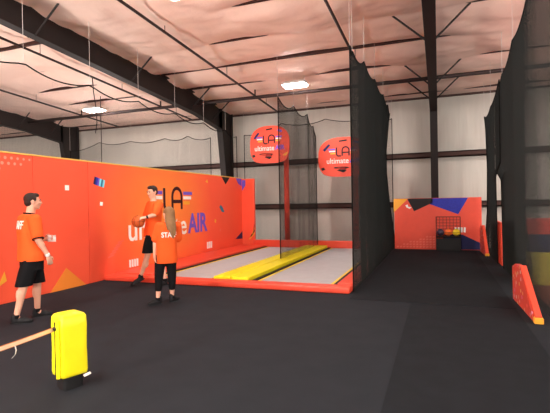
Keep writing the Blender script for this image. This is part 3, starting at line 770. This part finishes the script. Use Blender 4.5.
# ---- standing man at the left, seen from behind his right shoulder
def man_left():
    g = (-5.55, 4.71, 0); yaw = math.atan2(5.55, 4.71)
    r_ = empty('person', g, 'man in orange staff shirt and black shorts standing at the left holding a paper', 'person', rz=yaw)
    f = hv(22); s = V3(f.y, -f.x, 0); Z = V3(0, 0, 1)
    pel, chest, nb, hc = V3(0, 0, .95), V3(-.03, .02, 1.28), V3(-.015, .02, 1.53), V3(.03, .02, 1.705)
    b = B()
    P, ax = head(b, hc, hv(8)+V3(0, 0, .02), Z, 1.03)
    b.cap(nb-V3(0, 0, .06), hc-V3(.015, 0, .06), .066, .060)
    b.loft([(pel-Z*.08, s*.165, f*.115), (pel+Z*.05, s*.165, f*.11), (V3(-.02, .01, 1.12), s*.15, f*.105), (chest, s*.17, f*.12), (V3(-.03, .02, 1.42), s*.165, f*.105), (V3(-.02, .02, 1.50), s*.09, f*.075)])
    shR, shL = V3(-.02, .02, 1.44)+s*.185, V3(-.02, .02, 1.44)-s*.185
    elR, wrR = V3(.085, -.235, 1.165), V3(.205, -.185, .925)
    elL, wrL = V3(.02, .26, 1.17), V3(.165, .16, 1.135)
    b.chain([shR, elR, wrR], [.062, .045, .030]); b.chain([shL, elL, wrL], [.062, .045, .030])
    b.cap(elR, elR.lerp(wrR, .35), .047, .045)
    hand(b, wrR, V3(.25, .12, -.9), V3(-.3, .8, 0), V3(.9, .3, 0), 1.0, .45)
    hand(b, wrL, V3(.9, -.1, .25), V3(.1, -.95, .0), V3(0, 0, 1), 1.0, .75)
    hipR, hipL = V3(.0, -.095, .92), V3(.0, .095, .92)
    knR, anR = V3(-.11, -.125, .50), V3(-.205, -.14, .09)
    knL, anL = V3(.065, .12, .50), V3(.06, .14, .09)
    for h_, k, a in ((hipR, knR, anR), (hipL, knL, anL)):
        b.chain([h_, k, a], [.088, .058, .038])
        cv = k.lerp(a, .3) - hv(10)*.018
        b.ell(cv, (.052, .056, .12), (hv(10), V3(-hv(10).y, hv(10).x, 0), Z))
        b.cap(a, a - Z*.05 + hv(5)*.04, .038, .035)
    b.fuse('body', M['skin'], r_, .0075, 3)
    face_parts(r_, P, ax, 1.03)
    # hair: short, dark
    b = B(); b.ell(P(0, -.022, .044), (.084, .098, .088), ax); b.ell(P(0, -.055, -.005), (.074, .058, .068), ax); b.ell(P(0, .035, .088), (.062, .052, .036), ax)
    for x in (-1, 1): b.ell(P(x*.070, .012, .035), (.014, .026, .034), ax)
    b.fuse('hair', M['hairdark'], r_, .007, 2)
    # shirt
    b = B()
    b.loft([(V3(.0, 0, .855), s*.222, f*.178), (V3(0, 0, .95), s*.218, f*.172), (V3(-.02, .01, 1.12), s*.190, f*.146), (chest, s*.195, f*.145), (V3(-.03, .02, 1.42), s*.19, f*.125), (V3(-.025, .02, 1.495), s*.105, f*.09), (V3(-.02, .02, 1.525), s*.078, f*.076)])
    b.chain([shR-s*.06, shR, shR.lerp(elR, .78)], [.092, .092, .080]); b.chain([shL+s*.06, shL, shL.lerp(elL, .78)], [.092, .092, .080])
    sh = b.fuse('shirt', M['shirt'], r_, .009, 3)
    B().tube([V3(-.018, .02, 1.533)+s*.074*math.cos(t)+f*.072*math.sin(t)-Z*.01*math.sin(t) for t in np.linspace(0, 2*PI, 25)], .010, 8, cap=False).build('collar', M['shorts'], sh, smooth=True)
    for e_, sd in ((shR.lerp(elR, .98), elR-shR),):
        t = sd.normalized(); u = t.cross(Z).normalized(); w = t.cross(u)
        B().tube([shR.lerp(elR, .96)+u*.070*math.cos(a)+w*.070*math.sin(a) for a in np.linspace(0, 2*PI, 21)], .009, 6, cap=False).build('sleeve_hem', M['shorts'], sh, smooth=True)
    decal_text('lettering', 'STAFF', M['white'], sh, sh, V3(-.03, .02, 1.375)-s*.03, s, Z, -f, .27, .12)
    # shorts
    b = B()
    b.loft([(V3(.0, 0, .72), s*.19, f*.14), (pel-Z*.1, s*.185, f*.145), (pel+Z*.06, s*.175, f*.13)])
    for h_, k in ((hipR, knR), (hipL, knL)):
        e_ = h_.lerp(k, .98); b.loft([(e_, s*.100, f*.112), (h_.lerp(k, .5), s*.108, f*.118), (h_-Z*.03, s*.098, f*.118)])
    b.fuse('shorts', M['shorts'], r_, .009, 2)
    for a, ang in ((anR, -8), (anL, 4)):
        B().tube([a+Z*.03, a-Z*.02], .043, 14).build('sock', M['shorts'], r_, smooth=True)
        shoe(r_, V3(a.x-.045, a.y, 0), hv(ang), 1.0)
    # watch on right wrist
    B().cap(wrR.lerp(elR, .04), wrR.lerp(elR, .09), .034, .034).build('wristband', M['white'], r_, smooth=True)
    c = r_.matrix_basis
    paper = empty('paper', Vector(g)+Matrix.Rotation(yaw, 3, 'Z') @ V3(.27, .11, 1.15), 'crumpled white paper held in the left hand of the standing man', 'paper', rz=yaw)
    b = B(); n_ = 8; vs = []; fs = []
    for sg in (0, 1):
        for i in range(n_):
            for j in range(n_):
                x, z = (i/(n_-1)-.5)*.11, (j/(n_-1)-.5)*.10
                vs.append((x, .018*noise.noise(Vector((x*30, z*30, 2.)))+.25*x*x*4 - .0015*sg, z + .012*noise.noise(Vector((x*20, 5, z*20)))))
    q = n_*n_
    for i in range(n_-1):
        for j in range(n_-1):
            a = i*n_+j; fs += [(a, a+n_, a+n_+1, a+1), (q+a, q+a+1, q+a+n_+1, q+a+n_)]
    ring = [i*n_ for i in range(n_)]+[(n_-1)*n_+j for j in range(1, n_)]+[i*n_+n_-1 for i in range(n_-2, -1, -1)]+[j for j in range(n_-2, 0, -1)]
    for k in range(len(ring)): a, c_ = ring[k], ring[(k+1) % len(ring)]; fs.append((a, c_, q+c_, q+a))
    B().add(vs, fs).build('sheet', M['white'], paper)
man_left()

# ---- woman with long blond hair, back turned
def woman():
    g = (-4.27, 6.16, 0); yaw = math.atan2(4.31, 6.13)
    r_ = empty('person', g, 'woman with long blond hair in orange staff shirt and black leggings, back turned', 'person', rz=yaw)
    f = hv(100); s = V3(f.y, -f.x, 0); Z = V3(0, 0, 1)
    pel, nb, hc = V3(.015, 0, .80), V3(.045, .0, 1.34), V3(.065, .02, 1.475)
    b = B()
    P, ax = head(b, hc, hv(125)+V3(0, 0, .25), Z, .98)
    b.cap(nb-Z*.06, hc-Z*.05, .055, .050)
    b.loft([(pel-Z*.08, s*.165, f*.115), (pel+Z*.05, s*.155, f*.105), (V3(.02, 0, .98), s*.125, f*.09), (V3(.03, 0, 1.13), s*.15, f*.105), (V3(.04, 0, 1.25), s*.145, f*.09), (V3(.045, 0, 1.32), s*.075, f*.062)])
    shL, shR = V3(.055, 0, 1.27)-s*.140, V3(.055, 0, 1.27)+s*.155
    elL, wrL = V3(-.155, -.03, 1.02), V3(-.168, -.05, .80)
    elR, wrR = V3(.215, .10, 1.03), V3(.10, .25, 1.06)
    b.chain([shL, elL, wrL], [.050, .037, .025]); b.chain([shR, elR, wrR], [.050, .037, .025])
    hand(b, wrL, V3(.05, .1, -1), V3(1, .2, 0), V3(.1, 1, 0), .92, .35)
    hand(b, wrR, V3(-.7, .4, .2), V3(0, -.8, .4), V3(0, 0, 1), .92, .5)
    hipL, hipR = V3(-.070, 0, .78), V3(.09, 0, .78)
    knL, anL = V3(-.105, .01, .44), V3(-.125, -.02, .08)
    knR, anR = V3(.105, .03, .44), V3(.105, .09, .08)
    for h_, k, a in ((hipL, knL, anL), (hipR, knR, anR)):
        b.chain([h_, k, a], [.088, .055, .034])
        b.ell(k.lerp(a, .3)-f*.015, (.046, .050, .10))
        b.cap(a, a-Z*.04, .034, .034)
    b.fuse('body', M['skin'], r_, .0075, 3)
    face_parts(r_, P, ax, .98)
    b = B(); b.ell(P(0, -.018, .040), (.088, .102, .090), ax)
    hx = P(0, -.09, .0)
    b.chain([P(0, -.05, .03), P(-.0, -.085, -.04), V3(.105, -.115, 1.30), V3(.115, -.135, 1.20), V3(.125, -.14, 1.09)], [.080, .070, .052, .036, .012])
    for dx, zb, r0 in ((.055, 1.12, .040), (.025, 1.07, .036), (-.02, 1.14, .034), (-.045, 1.20, .030)):
        b.chain([P(dx*.9, -.045, .0), V3(.085+dx, -.085, 1.35), V3(.105+dx, -.128, 1.23), V3(.118+dx*.8, -.142, zb)], [.045, r0, r0*.72, .007])
    b.fuse('hair', M['hairblond'], r_, .008, 3)
    b = B()
    b.loft([(V3(.025, 0, .665), s*.175, f*.145), (V3(.025, 0, .76), s*.175, f*.145), (V3(.02, 0, .96), s*.172, f*.135), (V3(.03, 0, 1.12), s*.180, f*.132), (V3(.04, 0, 1.24), s*.168, f*.11), (V3(.045, 0, 1.315), s*.095, f*.078), (V3(.045, 0, 1.34), s*.068, f*.066)])
    b.chain([shL+s*.05, shL, shL.lerp(elL, .80)], [.076, .076, .074]); b.chain([shR-s*.05, shR, shR.lerp(elR, .85)], [.076, .076, .078])
    sh = b.fuse('shirt', M['shirt'], r_, .009, 3)
    decal_text('lettering', 'STAFF', M['white'], sh, sh, V3(.05, 0, 1.135), s, Z, -f, .25, .085)
    b = B(); b.loft([(V3(.01, 0, .68), s*.165, f*.125), (pel, s*.168, f*.125), (pel+Z*.08, s*.15, f*.11)])
    for h_, k, a in ((hipL, knL, anL), (hipR, knR, anR)):
        b.chain([h_, k, k.lerp(a, .55)], [.100, .073, .058]); b.ell(k.lerp(a, .3)-f*.015, (.053, .056, .10))
    b.fuse('leggings', M['shorts'], r_, .008, 2)
    for a, ang in ((anL, 205), (anR, 50)):
        d = hv(ang); B().tube([a+Z*.02, a-Z*.03], .038, 14).build('sock', M['shorts'], r_, smooth=True)
        shoe(r_, V3(a.x, a.y, 0)-d*.04, d, .90)
woman()

# ---- tall man lunging with a basketball
def man_ball():
    g = (-5.47, 7.40, 0); yaw = math.atan2(5.5, 7.38)
    r_ = empty('person', g, 'tall man in orange shirt and black shorts lunging left with a basketball', 'person', rz=yaw)
    f = hv(205); Z = V3(0, 0, 1); s = V3(f.y, -f.x, 0)          # s: his right
    pel, nb, hc = V3(.06, .0, 1.10), V3(.085, -.02, 1.705), V3(.055, -.03, 1.885)
    b = B()
    P, ax = head(b, hc, hv(218)+V3(0, 0, -.12), Z+V3(-.08, 0, 0), 1.05)
    b.cap(nb-Z*.06, hc-Z*.05, .066, .060)
    b.loft([(pel-Z*.08, s*.165, f*.115), (pel+Z*.06, s*.165, f*.11), (V3(.065, 0, 1.29), s*.155, f*.105), (V3(.08, -.01, 1.47), s*.18, f*.12), (V3(.09, -.015, 1.60), s*.17, f*.105), (V3(.088, -.02, 1.685), s*.09, f*.075)])
    mid = V3(.09, -.015, 1.62)
    shR, shL = mid+s*.19, mid-s*.19
    elL, wrL = V3(.085, -.37, 1.44), V3(-.06, -.36, 1.395)
    elR, wrR = V3(-.08, .14, 1.38), V3(-.205, -.07, 1.30)
    b.chain([shL, elL, wrL], [.064, .048, .031]); b.chain([shR, elR, wrR], [.064, .048, .031])
    ballc = V3(-.22, -.27, 1.31)
    hand(b, wrL, V3(-.85, -.02, -.10), ballc-wrL-V3(0, 0, .12), V3(0, .9, .2), 1.06, .33, .28)
    hand(b, wrR, V3(-.35, -.8, -.05), V3(.2, -.5, .9), V3(-.6, 0, .3), 1.06, .42, .22)
    hipL, hipR = V3(.03, -.09, 1.06), V3(.10, .08, 1.06)
    knL, anL = V3(-.07, -.02, .60), V3(-.20, .08, .20)
    knR, anR = V3(.20, .02, .57), V3(.27, -.02, .10)
    for h_, k, a in ((hipL, knL, anL), (hipR, knR, anR)):
        b.chain([h_, k, a], [.094, .060, .039])
        b.ell(k.lerp(a, .3)-f*.018, (.054, .054, .12)); b.cap(a, a-Z*.04, .038, .036)
    b.fuse('body', M['skin'], r_, .0075, 3)
    face_parts(r_, P, ax, 1.05)
    b = B(); b.ell(P(0, -.022, .046), (.086, .100, .088), ax); b.ell(P(0, -.058, .0), (.074, .056, .066), ax); b.ell(P(0, .035, .092), (.064, .054, .040), ax)
    for x in (-1, 1): b.ell(P(x*.072, .010, .035), (.014, .026, .036), ax)
    b.fuse('hair', M['hairdark'], r_, .007, 2)
    b = B()
    b.loft([(V3(.06, 0, .99), s*.222, f*.178), (V3(.06, 0, 1.13), s*.214, f*.166), (V3(.065, 0, 1.29), s*.185, f*.14), (V3(.08, -.01, 1.47), s*.20, f*.145), (V3(.09, -.015, 1.60), s*.192, f*.125), (V3(.088, -.02, 1.68), s*.10, f*.088), (V3(.085, -.02, 1.705), s*.078, f*.076)])
    b.chain([shL+s*.06, shL, shL.lerp(elL, .82)], [.094, .094, .082]); b.chain([shR-s*.06, shR, shR.lerp(elR, .82)], [.094, .094, .082])
    b.fuse('shirt', M['shirt'], r_, .009, 3)
    b = B(); b.loft([(V3(.06, 0, .92), s*.20, f*.15), (pel-Z*.06, s*.19, f*.145), (pel+Z*.07, s*.175, f*.13)])
    for h_, k in ((hipL, knL), (hipR, knR)):
        e_ = h_.lerp(k, .86); t = (k-h_).normalized()
        b.loft([(e_, s*.105, f*.115), (h_.lerp(k, .45), s*.112, f*.122), (h_-Z*.03, s*.100, f*.120)])
    b.fuse('shorts', M['shorts'], r_, .009, 2)
    for a, ang, z_, ti in ((anL, 190, .115, 26), (anR, 225, 0, 0)):
        d = hv(ang); B().tube([a+Z*.03, a-Z*.03], .044, 14).build('sock', M['shorts'], r_, smooth=True)
        shoe(r_, V3(a.x, a.y, z_)-d*.045, d, 1.05, tilt=ti)
    B().cap(wrL.lerp(elL, .06), wrL.lerp(elL, .13), .035, .035).build('watch', M['black'], r_, smooth=True)
    # the ball rests against both palms
    bc = Vector(g) + Matrix.Rotation(yaw, 3, 'Z') @ ballc
    o = empty('basketball', bc, 'orange basketball held out to the left by the lunging man', 'ball')
    B().ell((0, 0, 0), .119, nu=32, nv=20).build('cover', M['ball'], o, smooth=True)
    b = B(); R_ = .1195
    for ax1, ax2 in ((V3(1, 0, 0), V3(0, 1, 0)), (V3(0, 1, 0), V3(0, 0, 1))):
        b.tube([ax1*R_*math.cos(t)+ax2*R_*math.sin(t) for t in np.linspace(0, 2*PI, 37)], .0028, 5, cap=False)
    for sg in (-1, 1):
        b.tube([V3(sg*(.075+.02*math.cos(2*t)), math.cos(t)*.09, math.sin(t)*.09).normalized()*R_ for t in np.linspace(0, 2*PI, 37)], .0028, 5, cap=False)
    b.build('seam', M['black'], o)
man_ball()

# ------------------------------------------------------------------ camera, world, view
f_px = 438.0
cam = bpy.data.cameras.new('camera'); cam.sensor_fit = 'HORIZONTAL'; cam.sensor_width = 36; cam.lens = f_px*36/550
co = bpy.data.objects.new('camera', cam); COL.objects.link(co)
r = Vector((.936449, .350356, -.017731)); u = Vector((.014007, .013161, .999815)); fw = Vector((-.350525, .936524, -.007418))
mw = Matrix((( r.x, u.x, -fw.x, 0), (r.y, u.y, -fw.y, 0), (r.z, u.z, -fw.z, 1.62), (0, 0, 0, 1)))
co.matrix_world = mw; cam.clip_start = .05; cam.clip_end = 200
S.camera = co
w = bpy.data.worlds.new('world'); S.world = w; w.use_nodes = True
bg = w.node_tree.nodes['Background']; bg.inputs[0].default_value = (1, .86, .78, 1); bg.inputs[1].default_value = .55
S.view_settings.view_transform = 'Standard'; S.view_settings.look = 'None'; S.view_settings.gamma = 1
S.view_settings.exposure = 0.5
S.view_settings.use_curve_mapping = False
